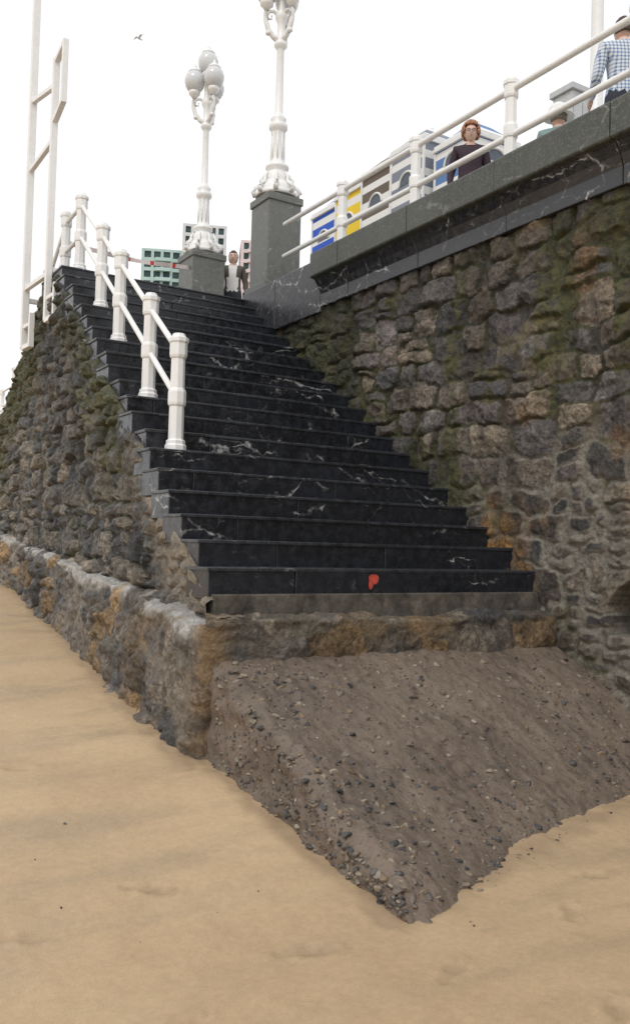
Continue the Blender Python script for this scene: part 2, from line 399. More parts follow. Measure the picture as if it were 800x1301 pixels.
P=np.zeros(U.shape+(3,)); P[...,0]=pf[:,0:1]+nrm[:,0:1]*hh; P[...,1]=pf[:,1:2]+nrm[:,1:2]*hh; P[...,2]=V
rows=[P]
for k in range(1,15):
    q=-.36*k/14; f=P[:,-1:,:].copy(); f[...,0]+=nrm[:,0:1]*q; f[...,1]+=nrm[:,1:2]*q
    f[...,2]+=(.004*k+.034*fbm(ss*5,ss*0+k*.35,4,50)*min(1,k/2))[:,None]+.015*fbm(ss*16,ss*0+k*.8,2,51)[:,None]; rows.append(f)
P=np.concatenate(rows,1); 
def cc3(A): return np.concatenate([A]+[A[:,-1:]]*14,1)
Aux=np.stack([E2*10,moss,1-.05*side-.12*frs],-1)
pl=grid_mesh('stone_plinth',P,M_LWALL,{'Col':cc3(C),'Mor':cc3(Mor),'Aux':cc3(Aux)})

# ------------------------------------------------------------------ staircase
stair=empty('marble_staircase')
bm=bmesh.new(); r=random.Random(3)
def stepbox(bm,x0,x1,y0,y1,z0,z1,mi,nj):
    cuts=sorted([x0]+[x0+(x1-x0)*(i+r.uniform(.25,.75))/nj for i in range(nj-1)]+[x1]) if nj>1 else [x0,x1]
    for a,b in zip(cuts,cuts[1:]):
        o=r.uniform(-.004,.004)
        box(bm,a+.0015,b-.0015,y0+o,y1,z0,z1+r.uniform(-.002,.002),mi,.0015)
for i in range(20):
    y=Y0+i*TR; z=1.43+i*RI; x=float(XL(y))-.02+r.uniform(-.04,.025)
    dep=.36 if i<19 else .95
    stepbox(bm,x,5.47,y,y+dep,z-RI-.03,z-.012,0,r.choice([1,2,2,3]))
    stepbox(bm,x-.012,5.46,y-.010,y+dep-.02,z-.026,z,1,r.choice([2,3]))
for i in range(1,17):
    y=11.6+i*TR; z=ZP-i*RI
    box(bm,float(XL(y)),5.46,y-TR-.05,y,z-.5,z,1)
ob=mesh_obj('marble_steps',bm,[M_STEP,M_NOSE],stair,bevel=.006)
nx=220; nz=16
Xs=np.linspace(2.47,5.45,nx); tt=np.linspace(0,1,nz)
U,Tt=np.meshgrid(Xs,tt,indexing='ij'); Zc=1.03+Tt*.225
Yc=5.235-.03*(1-Tt)+.022*fbm(U*7,Zc*7,4,80); 
P=np.stack([U,Yc,Zc],-1); f=P[:,-1:,:].copy(); f[...,1]+=.12; P=np.concatenate([P,f],1)
f=P[:1].copy(); f[...,1]+=.15; P=np.concatenate([f,P],0)
grid_mesh('concrete_footing',P,M_CONC,None,True,stair)
# painted mark: a squarish patch with a tail at its lower left
M_RED=plain('red_paint',(.58,.085,.060),.5,.4,30,bd=0)
bm=bmesh.new(); cx,cz=3.76,1.34
sh=[(-.036,.046),(-.010,.052),(.022,.050),(.046,.040),(.048,.018),(.040,-.006),(.020,-.018),(.002,-.022),(-.004,-.046),(-.014,-.058),(-.034,-.056),(-.042,-.030),(-.038,.000),(-.044,.024)]
vs=[bm.verts.new((cx+a+random.uniform(-.002,.002),5.2740,cz+b_+random.uniform(-.002,.002))) for a,b_ in sh]; bm.faces.new(vs)
mesh_obj('red_paint_mark',bm,M_RED)

# ------------------------------------------------------------------ ramp
def yf(x): return np.interp(x,[2.3,2.42,2.66,3.0,3.39,4.0,4.64,5.5],[3.03,3.07,3.12,3.23,3.37,3.54,3.63,3.70])
def zramp(x,y):
    f=yf(x); t=(y-f)/(5.04-f); ex=np.interp(x,[2.4,5.4],[.97,.80])
    z=np.where(t>0,.79*np.abs(t)**ex,t*1.2)
    return z+.065*sst(3.0,2.4,x)*(1-np.clip(t,0,1))+ .05*sst(.0,1,t)
xs=np.arange(2.40,5.48,.0125); yy=np.arange(2.85,5.12,.0125); nsd=34
Xg,Yg=np.meshgrid(xs,yy,indexing='ij')
Zg=zramp(Xg,Yg)
lump=np.maximum(0,fbm(Xg*11,Yg*11,2,92)-.1)
det=.030*fbm(Xg*3.2,Yg*3.2,4,90)+.009*fbm(Xg*22,Yg*22,3,91)+.022*lump
ero=sst(2.75,2.4,Xg)
Zg=Zg+det*(1+1.0*ero)-.05*sst(2.47,2.40,Xg)
top=np.stack([Xg,Yg,Zg],-1)
k=np.linspace(0,1,nsd)[:,None]
zt=Zg[0][None,:]; zb=-.35+0*zt
Zs=zb+(zt-zb)*k; Ys=np.repeat(yy[None,:],nsd,0)
Xs=2.40-.015-.05*(zt-Zs)+.040*fbm(Ys*5,Zs*5,4,93)*sst(0,.1,zt-Zs)+.022*fbm(Ys*22,Zs*22,3,94)
sidep=np.stack([Xs,Ys,Zs],-1)[:-1]
P=np.concatenate([sidep,top],0)
f=P[:,:1,:].copy(); f[...,2]=-.6; P=np.concatenate([f,P],1)
ramp=grid_mesh('concrete_ramp',P,M_RAMP)
def pebbles(name,pts,sizes,cols,parent=None,flat=.6,seed=1):
    r=np.random.default_rng(seed)
    b=bmesh.new(); bmesh.ops.create_icosphere(b,subdivisions=2,radius=1); 
    vv=np.array([v.co[:] for v in b.verts]); ff=np.array([[v.index for v in f.verts] for f in b.faces]); b.free()
    VS=[];FS=[];CS=[];o=0
    for p,s,c in zip(pts,sizes,cols):
        w=vv.copy()
        for q in range(6):
            nn=r.normal(size=3); nn/=np.linalg.norm(nn); dd=r.uniform(.35,.75)
            pr=w@nn; w=w-np.maximum(pr-dd,0)[:,None]*nn
        w=w*np.array([r.uniform(.7,1.4),r.uniform(.6,1.1),flat*r.uniform(.7,1.2)])*s
        a=r.uniform(0,6.28); R=np.array([[math.cos(a),-math.sin(a),0],[math.sin(a),math.cos(a),0],[0,0,1]])
        tl=r.uniform(-.5,.5); R2=np.array([[1,0,0],[0,math.cos(tl),-math.sin(tl)],[0,math.sin(tl),math.cos(tl)]])
        w=w@R.T@R2.T+np.array(p)
        VS.append(w);FS.append(ff+o);CS.append(np.repeat([c],len(w),0));o+=len(w)
    me=bpy.data.meshes.new(name); VS=np.concatenate(VS);FS=np.concatenate(FS);CS=np.concatenate(CS)
    me.from_pydata(VS.tolist(),[],FS.tolist())
    at=me.color_attributes.new('Col','FLOAT_COLOR','POINT'); d=np.ones((len(VS),4),np.float32); d[:,:3]=CS; at.data.foreach_set('color',d.reshape(-1))
    me.materials.append(M_PEB); ob=bpy.data.objects.new(name,me); COL.objects.link(ob)
    if parent: ob.parent=parent
    return ob
r2=np.random.default_rng(5)
pts=[];sz=[];cl=[]
pc=[(.14,.11,.09),(.10,.09,.082),(.19,.15,.115),(.29,.24,.18),(.065,.060,.058),(.16,.125,.10),(.22,.18,.135),(.20,.14,.085),(.055,.052,.052)]
def surf(x,y):
    i=int(np.clip(round((x-2.40)/.0125),0,len(xs)-1)); j=int(np.clip(round((y-2.85)/.0125),0,len(yy)-1)); return Zg[i,j]
while len(pts)<1700:
    x=r2.uniform(2.42,5.4); y=r2.uniform(3.0,5.02)
    if y<yf(x)-.02: continue
    dens=.28+.6*float(sst(3.3,2.5,x))+.6*float(sst(.6,.0,y-yf(x)))
    if vn(x*2.3,y*2.3,7)+.2<.55: dens*=.25
    if r2.random()>dens: continue
    s=.006+.027*r2.random()**2.4
    z=surf(x,y); pts.append((x,y,z-s*.22)); sz.append(s); c=np.array(pc[r2.integers(len(pc))])*r2.uniform(.7,1.15); cl.append(c)
while len(pts)<2500:
    y=r2.uniform(3.05,4.98); z=r2.uniform(0,1)*max(.05,surf(2.42,y))
    if z<sandz(2.3,y)-.02: continue
    s=.006+.024*r2.random()**2
    j=int((y-2.85)/.0125); kk=int(np.argmin(np.abs(Zs[:,j]-z)))
    pts.append((Xs[kk,j]+s*.3,y,z)); sz.append(s); cl.append(np.array(pc[r2.integers(len(pc))])*r2.uniform(.6,1.1))
pebbles('embedded_pebbles',pts,sz,cl,ramp,.7,2)
pts=[];sz=[];cl=[]
for _ in range(90):
    x=r2.uniform(2.45,5.3); y=yf(x)-abs(r2.normal(0,.035))
    s=.005+.012*r2.random()**2; pts.append((x,y,float(sandz(x,y))-s*.1)); sz.append(s); cl.append(np.array(pc[r2.integers(len(pc))])*r2.uniform(.6,1.2))
for _ in range(40):
    x=r2.uniform(-1.5,4.5); y=r2.uniform(1.6,7)
    if x>2.2 and y>2.9: continue
    s=.003+.008*r2.random()**2; pts.append((x,y,float(sandz(x,y))+s*.2)); sz.append(s); cl.append(np.array(pc[r2.integers(len(pc))])*r2.uniform(.6,1.3))
pebbles('loose_pebbles',pts,sz,cl,None,.6,4)

# ------------------------------------------------------------------ sand
gx=ax((-600,-60,40),(-60,-8,4),(-8,-2.5,.25),(-2.5,5.6,.025),(5.6,7,.7)); gy=ax((-300,-30,30),(-30,-2,2),(-2,1.2,.15),(1.2,7.5,.025),(7.5,14,.06),(14,40,1.5),(40,600,40))
U,V=np.meshgrid(gx,gy,indexing='ij')
Z=sandz(U,V)+.008*fbm(U*2.2,V*2.2,3,61)+.0022*fbm(U*14,V*14,3,62)
wet=np.zeros_like(Z)
def dent(x,y,a,lx,ly,dp,w=.0):
    global Z,wet
    dx=(U-x)*math.cos(a)+(V-y)*math.sin(a); dy=-(U-x)*math.sin(a)+(V-y)*math.cos(a)
    q=(dx/lx)**2+(dy/ly)**2
    Z=Z-dp*np.exp(-q**2)+dp*.5*np.exp(-(np.sqrt(q)-1.35)**2*8)
    wet=np.maximum(wet,w*np.exp(-q**2)*(.3+.7*vn(U*40,V*40,9)))
def footprint(x,y,a,s=1,w=.4):
    c,s_=math.cos(a),math.sin(a); g=.9
    dent(x,y,a,.075*s,.048*s,.013*g,w); dent(x-.12*c*s,y-.12*s_*s,a,.045*s,.034*s,.012*g,w*.8); dent(x-.06*c*s,y-.06*s_*s,a,.05*s,.026*s,.006*g,w*.5)
    for k in range(5): 
        o=(k-2)*.021*s; dent(x+(.088-.006*abs(k-1.2))*c*s-o*s_,y+(.088-.006*abs(k-1.2))*s_*s+o*c,a,.012,.009,.008*g,w)
r3=np.random.default_rng(12)
footprint(1.52,3.72,-.5,1.0,.7)
for (x,y) in ((.55,4.15),(.95,3.55),(2.30,2.62),(3.12,2.80),(3.55,3.02),(1.25,2.75),(.9,4.9),(3.3,2.5),(.6,5.9),(1.0,6.9),(2.6,2.1),(.3,4.5),(1.3,5.4),(3.0,2.25),(1.9,3.0)):
    footprint(x,y,r3.uniform(-.6,1.0),r3.uniform(.85,1.05),.22+.35*r3.random())
for _ in range(90): 
    x,y=r3.uniform(-1,4.5),r3.uniform(1.6,8); dent(x,y,r3.uniform(0,3),r3.uniform(.01,.03),r3.uniform(.01,.02),.004,.35)
near=sst(.16,.0,np.abs(U-(XL(V)-.25))+.05*fbm(U*8,V*8,2,66))*(V>4.9)
near=np.maximum(near,sst(.14,0,np.abs(V-yf(U))+.06*fbm(U*8,V*8,2,67))*(U>2.3)*(U<5.4))
near=np.maximum(near,sst(.10,0,np.abs(U-2.33)+.04*fbm(U*8,V*8,2,68))*(V>3.0)*(V<5.1))
wet=np.maximum(wet,near*.5)
Z=Z+near*.014*fbm(U*12,V*12,3,69)
grid_mesh('sand_beach',np.stack([U,V,Z],-1),M_SAND,{'Aux':np.stack([wet,wet,wet],-1)})

# ------------------------------------------------------------------ coping, band, promenade
cop=empty('promenade_coping')
bm=bmesh.new()
def extr(prof,y0,y1,mi=None):
    a=[bm.verts.new((p[0],y0,p[1])) for p in prof]; b=[bm.verts.new((p[0],y1,p[1])) for p in prof]
    n=len(prof)
    for i in range(n):
        f=bm.faces.new((a[i],a[(i+1)%n],b[(i+1)%n],b[i])); f.material_index=mi[i] if mi else 0
    f=bm.faces.new(a[::-1]); f.material_index=0; f=bm.faces.new(b); f.material_index=0
prof=[(5.80,4.985),(5.20,4.975),(5.19,4.96),(5.19,4.70),(5.205,4.685),(5.25,4.68),(5.31,4.60),(5.345,4.52),(5.345,4.37),(5.80,4.37)]
mi=[0,0,0,0,0,1,1,1,1,1]
y=-8.0; rr=random.Random(9)
while y<8.68:
    e=min(y+1.24,8.70); 
    if 8.70-e<.4: e=8.70
    o=rr.uniform(-.004,.004); extr([(p[0]+o,p[1]+rr.uniform(-.001,.001)) for p in prof],y+.003,e-.003,mi); y=e
def band(y0,y1,top=4.965):
    y=y0
    while y<y1-.01:
        e=min(y+1.1,y1)
        if y1-e<.3: e=y1
        o=rr.uniform(-.003,.003)
        extr([(5.80,top),(5.345+o,top),(5.345+o,4.32),(5.80,4.32)],y+.002,e-.002,[1,1,1,1]); y=e
band(8.705,10.72)
band(10.73,12.9,4.897); band(12.91,60,4.965)
mesh_obj('coping_blocks',bm,[M_COPE,M_BAND],cop,bevel=.008)
bm=bmesh.new(); box(bm,5.55,500,-60,500,4.6,ZP)
mesh_obj('promenade',bm,M_PROM)
def pedestal(x0,x1,y0,y1,ztop):
    bm=bmesh.new()
    box(bm,x0-.05,x1+.05,y0-.05,y1+.05,ZP-.1,ZP+.16)
    box(bm,x0,x1,y0,y1,ZP+.15,ztop-.12)
    box(bm,x0-.02,x1+.02,y0-.02,y1+.02,ztop-.13,ztop-.03)
    box(bm,x0+.02,x1-.02,y0+.02,y1-.02,ztop-.04,ztop)
    return mesh_obj('lamp_pedestal',bm,M_PED,bevel=.012)
pedestal(5.43,5.93,10.2,10.70,6.30)
pedestal(5.55,6.12,12.95,13.52,6.30)

# ------------------------------------------------------------------ lamps
m,nt,b,co=newmat('frosted_globe'); b.inputs['Base Color'].default_value=(.74,.76,.77,1); b.inputs['Roughness'].default_value=.18
b.inputs['Transmission Weight'].default_value=.2
M_GLOBE=m
def lamp(x,y,z,rot=0,sc=1.0):
    e=empty('street_lamp',(x,y,z)); e.scale=(sc*.97,sc*.97,sc*1.02); e.rotation_euler[2]=rot
    bm=bmesh.new()
    lathe(bm,[(.27,0),(.27,.05),(.235,.07),(.24,.11),(.20,.15),(.17,.20),(.18,.24),(.13,.30),(.12,.34),(.15,.37),(.15,.40),(.10,.43),(.085,.50),(.080,.80),(.092,.84),(.12,.87),(.12,.92),(.085,.95),(.105,.99),(.07,1.03),(.052,1.07),(.046,1.85),(.058,1.88),(.085,1.91),(.085,1.95),(.055,1.98),(.05,2.20),(.075,2.25),(.085,2.30),(.05,2.36),(.04,2.45),(.035,2.62),(.06,2.66),(.085,2.70),(.085,2.74),(.05,2.75)],seg=24)
    for k in range(8):
        a=2*math.pi*k/8
        p=[(.275,.02),(.30,.07),(.27,.13),(.20,.17),(.205,.23),(.16,.30)]
        tube(bm,[(q*math.cos(a),q*math.sin(a),h) for q,h in p],[.03,.032,.026,.022,.022,.012],8)
    for k in range(8):
        a=2*math.pi*k/8
        tube(bm,[(.083*math.cos(a),.083*math.sin(a),.46),(.079*math.cos(a),.079*math.sin(a),.82)],.012,6)
    heads=[]
    for k in range(3):
        a=2*math.pi*k/3+.5; c,s=math.cos(a),math.sin(a)
        p=[(.04,1.98),(.10,2.02),(.17,2.10),(.205,2.20),(.21,2.30),(.20,2.38)]
        tube(bm,[(q*c,q*s,h) for q,h in p],[.036,.036,.034,.032,.03,.034],8)
        sp=[(.05,2.30),(.10,2.34),(.16,2.33),(.19,2.28),(.17,2.23),(.13,2.24),(.13,2.28)]
        tube(bm,[(q*c,q*s,h) for q,h in sp],[.022,.022,.02,.018,.015,.013,.01],8)
        lathe(bm,[(.03,2.34),(.05,2.37),(.085,2.40),(.09,2.44),(.075,2.46),(.07,2.47)],(.20*c,.20*s,0),16)
        ball(bm,(.17*c,.17*s,2.06),.04,0,1)
        heads.append((.20*c,.20*s,2.44))
    heads.append((0,0,2.74))
    for hx,hy,hz in heads:
        lathe(bm,[(.10,.285),(.108,.30),(.085,.33),(.05,.355),(.03,.37),(.034,.385),(.018,.40),(.004,.435)],(hx,hy,hz),16)
    mesh_obj('lamp_post',bm,M_WHITE,e)
    bm=bmesh.new()
    for hx,hy,hz in heads:
        lathe(bm,[(.07,.0),(.11,.03),(.142,.08),(.158,.14),(.155,.19),(.135,.245),(.10,.29)],(hx,hy,hz),20)
    mesh_obj('lamp_globes',bm,M_GLOBE,e)
lamp(5.68,10.46,6.30,.25,1.09)
lamp(5.835,13.235,6.30,.1,1.09)

e=empty('lamp_column',(7.05,6.15,ZP)); bm=bmesh.new()
lathe(bm,[(.16,0),(.16,.08),(.12,.12),(.10,.6),(.12,.64),(.075,.70),(.062,2.2),(.055,5.2),(.08,5.25),(.04,5.4)],seg=20)
tube(bm,[(0,0,5.3),(-.1,.3,5.6),(-.2,.9,5.7)],.03,8)
mesh_obj('column',bm,M_WHITE,e)
bm=bmesh.new(); ball(bm,(-.22,1.0,5.66),.2,0,2,(.8,1.3,.45)); mesh_obj('luminaire',bm,M_GLOBE,e)

# ------------------------------------------------------------------ railings
def post(bm,x,y,z,h=.98,q=1.0):
    s=h/.98; o=math.pi/8
    pr=[(.090,-.01),(.090,.045),(.080,.055),(.080,.085),(.064,.095),(.062,.37*s),(.072,.38*s),(.076,.40*s),(.076,.49*s),(.070,.51*s),(.060,.52*s),(.058,.77*s),(.068,.78*s),(.074,.80*s),(.074,.90*s),(.084,.91*s),(.084,.945*s),(.060,.955*s),(.052,.98*s),(.01,.99*s)]
    lathe(bm,[(r_*q,z_) for r_,z_ in pr],(x,y,z),8,0,o,False)
e=empty('stair_railing'); bm=bmesh.new()
top=[];mid=[]
for n_ in (5,8,12,15):
    y=Y0+n_*TR+.14; x=float(XL(y))+.22; z=1.43+n_*RI; post(bm,x,y,z); top.append((x,y,z+.835)); mid.append((x,y,z+.44))
for y in (10.80,11.52):
    x=float(XL(y))+.21; post(bm,x,y,ZP); top.append((x,y,ZP+.835)); mid.append((x,y,ZP+.44))
for n_ in (3,6,9,12,15):
    y=11.6+n_*TR-.14; x=float(XL(y))+.21; z=ZP-n_*RI; post(bm,x,y,z); top.append((x,y,z+.835)); mid.append((x,y,z+.44))
for line in (top,mid):
    for a,b_ in zip(line,line[1:]): tube(bm,[a,b_],.026,12)
mesh_obj('railing_bars',bm,M_WHITE,e,bevel=.004)
e=empty('promenade_railing'); bm=bmesh.new()
for k in range(13): post(bm,5.55,8.59-1.385*k,4.98,.90,.92)
for zz in (5.775,5.35):
    tube(bm,[(5.55,9.99,zz),(5.55,9.97,zz),(5.55,-8,zz)],[.02,.030,.030],12)
for k in range(20): post(bm,5.55,14.0+1.385*k,4.96,.9,.92)
for zz in (5.775,5.35): tube(bm,[(5.55,13.55,zz),(5.55,42,zz)],.03,12)
mesh_obj('railing_bars',bm,M_WHITE,e)

# ------------------------------------------------------------------ white mast frame on the outer wall
e=empty('beach_mast_frame'); bm=bmesh.new()
def bar(p,q,w=.04,d=.04):
    p,q=Vector(p),Vector(q); dr=(q-p).normalized(); u=dr.cross(Vector((0,0,1)))
    if u.length<.1: u=Vector((1,0,0))
    u.normalize(); v=dr.cross(u); vs=[]
    for c in (p,q):
        for a,b_ in ((-1,-1),(1,-1),(1,1),(-1,1)): vs.append(bm.verts.new(c+u*a*w+v*b_*d))
    for f in ((0,1,2,3),(7,6,5,4),(0,4,5,1),(1,5,6,2),(2,6,7,3),(3,7,4,0)): bm.faces.new([vs[i] for i in f])
ax_,ay=2.76,12.0; bx,by=2.82,11.10
bar((ax_,ay,4.1),(ax_,ay,9.6),.045,.045)
bar((bx,by,4.3),(bx,by,7.65),.040,.040)
bar((bx,by-.0,7.60),(bx+.02,by-.32,7.72),.035,.03)
bar((bx+.02,by-.32,7.75),(bx+.02,by-.32,6.95),.035,.03)
bar((bx+.02,by-.32,6.98),(bx,by-.0,6.82),.035,.03)
bar((ax_,ay,7.45),(bx,by,7.30),.03,.03); bar((ax_,ay,6.5),(bx,by,6.60),.03,.03)
bar((ax_,ay,4.9),(bx,by,4.9),.03,.03)
for (x,y,z) in ((ax_,ay,4.1),(bx,by,4.3)):
    bar((x,y-.0,z),(x+.02,y-.30,z),.04,.03); bar((x+.02,y-.30,z-.03),(x+.02,y-.30,z+.42),.035,.03); bar((x+.02,y-.3,z+.28),(x+.0,y-.0,z+.28),.03,.025)
    bar((x,y,z+.1),(x+.35,y,z+.1),.03,.03); bar((x,y,z+.65),(x+.4,y,z+.65),.03,.03)
mesh_obj('mast_bars',bm,M_WHITE,e,bevel=.006)

# ------------------------------------------------------------------ barrier tape
m,nt,b,co=newmat('barrier_tape')
sx=mk(nt,'ShaderNodeSeparateXYZ',{},{0:co}).outputs
w1=M(nt,'FRACT',M(nt,'MULTIPLY',sx[0],2.1)); w2=M(nt,'GREATER_THAN',w1,.84)
n=NZ(nt,co,55,2).outputs[0]; tx=M(nt,'MULTIPLY',M(nt,'GREATER_THAN',n,.52),M(nt,'LESS_THAN',w1,.75))
c=MX(nt,w2,(.78,.76,.74),(.65,.05,.05)); c=MX(nt,M(nt,'MULTIPLY',tx,.45),c,(.5,.14,.14)); L(nt,c,b.inputs['Base Color'])
tp=np.linspace(0,1,60)
a=np.array((3.13,11.52,5.45)); b2=np.array((5.56,13.1,5.98))
P=a[None]+(b2-a)[None]*tp[:,None]; P[:,2]-=.06*np.sin(tp*math.pi)
P2=P.copy(); P2[:,2]+=.065; P2[:,1]+=.02*np.sin(tp*14)
grid_mesh('barrier_tape',np.stack([P,P2],1),m)

# ------------------------------------------------------------------ beach booths
def booth_mat(name,c,f=3.6):
    m,nt,b,co=newmat(name)
    z=mk(nt,'ShaderNodeSeparateXYZ',{},{0:co}).outputs[2]
    s=M(nt,'GREATER_THAN',M(nt,'FRACT',M(nt,'MULTIPLY',z,f)),.42)
    L(nt,MX(nt,s,(.76,.76,.74),c),b.inputs['Base Color']); b.inputs['Roughness'].default_value=.7
    return m
M_CANV=plain('white_canvas',(.76,.76,.75),.7,.08,5); M_DARK=plain('dark_opening',(.10,.12,.15),.6,.2)
def booth(x,y,c,nm,h=2.78,f=3.6):
    e=empty('beach_booth',(x,y,ZP)); w=.40; d=.45
    mt=booth_mat(nm,c,f)
    bm=bmesh.new(); box(bm,-d,d,-w,w,0,h)
    vs=[bm.verts.new(p) for p in ((-d,-w,h+.10),(d,-w,h+.10),(d,w,h+.10),(-d,w,h+.10),(-.12,-.06,h+.40),(.12,-.06,h+.40),(.12,.06,h+.40),(-.12,.06,h+.40))]
    for f_ in ((0,1,5,4),(1,2,6,5),(2,3,7,6),(3,0,4,7),(4,5,6,7)): bm.faces.new([vs[i] for i in f_])
    mesh_obj('striped_canvas',bm,mt,e,bevel=.008)
    bm=bmesh.new()
    box(bm,-d-.04,d+.04,-w-.03,w+.03,h+.001,h+.05)
    box(bm,-d-.02,d+.02,-w-.015,w+.015,h+.05,h+.099)
    ball(bm,(0,0,h+.43),.04,0,1)
    for sx_ in (-1,1):
        for sy in (-1,1): box(bm,sx_*d-.018,sx_*d+.018,sy*w-.018,sy*w+.018,0,h)
    for face in (0,1):
        pts_=[]
        for k in range(13):
            a=math.pi*k/12; q=.18
            if face==0: pts_.append((-d-.012,q*math.cos(a),2.22+q*math.sin(a)))
            else: pts_.append((q*1.1*math.cos(a),-w-.012,2.22+q*math.sin(a)))
        tube(bm,pts_,.02,6)
    mesh_obj('trim',bm,M_CANV,e,bevel=.004)
    bm=bmesh.new()
    for face in (0,1):
        pts_=[]
        for k in range(13):
            a=math.pi*k/12; q=.17
            pts_.append((-d-.008,q*math.cos(a),2.22+q*math.sin(a)) if face==0 else (q*1.1*math.cos(a),-w-.008,2.22+q*math.sin(a)))
        bm.faces.new([bm.verts.new(p) for p in pts_])
    mesh_obj('arch_panels',bm,M_DARK,e)
booth(8.75,13.45,(.02,.09,.50),'blue_stripes',2.70,3.2)
booth(8.65,12.50,(.78,.55,.02),'yellow_stripes',2.72,3.2)
booth(8.55,11.55,(.13,.10,.075),'brown_stripes',2.75)
booth(8.45,10.60,(.20,.22,.27),'grey_stripes',2.75)
booth(8.55,9.65,(.10,.20,.42),'pale_stripes',2.5,4.2)

# ------------------------------------------------------------------ buildings
M_GL=plain('window_glass',(.045,.085,.085),.45,.6,.4,bd=0,spec=.3)
def building(name,px_,py_,w,d,h,col,rot,bays,fl=3.2,pier=.9):
    e=empty(name,(px_,py_,ZP)); e.rotation_euler[2]=rot
    bm=bmesh.new(); box(bm,-w/2+.45,w/2-.45,-d/2+.45,d/2-.45,0,h-.3); mesh_obj('windows',bm,M_GL,e)
    bm=bmesh.new(); n=int(h/fl)
    for i in range(n+1):
        z=h-i*fl; box(bm,-w/2,w/2,-d/2,d/2,max(0,z-.55),min(h,z+.55)+(.25 if i==0 else 0))
    for k in range(bays+1):
        x=-w/2+.02+(w-.04-pier)*k/bays
        for y0,y1 in ((-d/2+.02,-d/2+.6),(d/2-.6,d/2-.02)): box(bm,x,x+pier,y0,y1,0,h-.2)
    nb=max(2,int(d/3.4))
    for k in range(nb+1):
        y=-d/2+.03+(d-.06-pier)*k/nb
        for x0,x1 in ((-w/2+.03,-w/2+.6),(w/2-.6,w/2-.03)): box(bm,x0,x1,y,y+pier,0,h-.25)
    for i in range(1,n):   # balconies on the sea side
        z=h-i*fl; box(bm,-w*.15,w*.22,-d/2-1.1,-d/2+.1,z-.62,z-.45); box(bm,-w*.15,w*.22,-d/2-1.1,-d/2-1.0,z-.45,z+.45)
    box(bm,-w/5,w/5,-d/4,d/4,h-.1,h+1.6)
    mesh_obj('facade',bm,plain(name+'_render',col,.8,.1,.5,bd=0),e)
building('apartment_building',106.5,273,13,16,90.0,(.42,.55,.51),-.42,4)
building('apartment_building',118,266,14,18,98.0,(.60,.61,.61),-.42,5)
building('apartment_building',128.5,254,6,16,92,(.68,.56,.54),-.42,2)
building('apartment_building',150,270,20,20,80,(.55,.53,.50),-.35,6)

# ------------------------------------------------------------------ utility cabinet, bench
e=empty('utility_cabinet',(7.35,6.75,ZP)); bm=bmesh.new()
box(bm,-.17,.17,-.16,.16,0,.1); box(bm,-.15,.15,-.14,.14,.1,1.72); box(bm,-.18,.18,-.17,.17,1.72,1.79)
box(bm,-.13,-.005,-.155,-.14,.18,1.62); box(bm,.005,.13,-.155,-.14,.18,1.62); box(bm,.02,.04,-.17,-.155,.85,1.0)
mesh_obj('cabinet_body',bm,plain('grey_painted_metal',(.50,.52,.53),.45,.08),e,bevel=.008)
BX,BY=6.70,6.33
e=empty('promenade_bench',(BX+.05,BY,ZP)); bm=bmesh.new()
for k in range(4): box(bm,-.22+k*.12,-.13+k*.12,-.8,.8,.41,.44)
for k in range(3): box(bm,.26,.285,-.8,.8,.52+k*.13,.61+k*.13)
for y in (-.65,.65):
    box(bm,-.2,-.15,y-.03,y+.03,0,.41); box(bm,.2,.25,y-.03,y+.03,0,.90); box(bm,-.2,.25,y-.028,y+.028,.36,.405)
mesh_obj('bench_frame',bm,M_WHITE,e,bevel=.005)

# ------------------------------------------------------------------ people
M_SKIN=plain('skin',(.64,.43,.34),.5,.08,20,bd=0); M_EYE=plain('eye_white',(.7,.7,.68),.2,.02,bd=0); M_IRIS=plain('iris',(.04,.03,.02),.2,.02,bd=0)
M_LIP=plain('lips',(.45,.19,.17),.5,.05,bd=0); M_FRAME=plain('glasses_frame',(.07,.05,.05),.3,.05,bd=0)
def skin_eval(verts,edges,rad,sub=2):
    me=bpy.data.meshes.new('t'); me.from_pydata(verts,edges,[]); ob=bpy.data.objects.new('t',me); COL.objects.link(ob)
    md=ob.modifiers.new('s','SKIN'); md.use_smooth_shade=True
    sv=me.skin_vertices[0].data
    for i,rr_ in enumerate(rad): sv[i].radius=rr_ if isinstance(rr_,tuple) else (rr_,rr_); sv[i].use_root=(i==0)
    s=ob.modifiers.new('b','SUBSURF'); s.levels=sub; s.render_levels=sub
    dg=bpy.context.evaluated_depsgraph_get(); dg.update()
    m2=bpy.data.meshes.new_from_object(ob.evaluated_get(dg)); bpy.data.objects.remove(ob); return m2
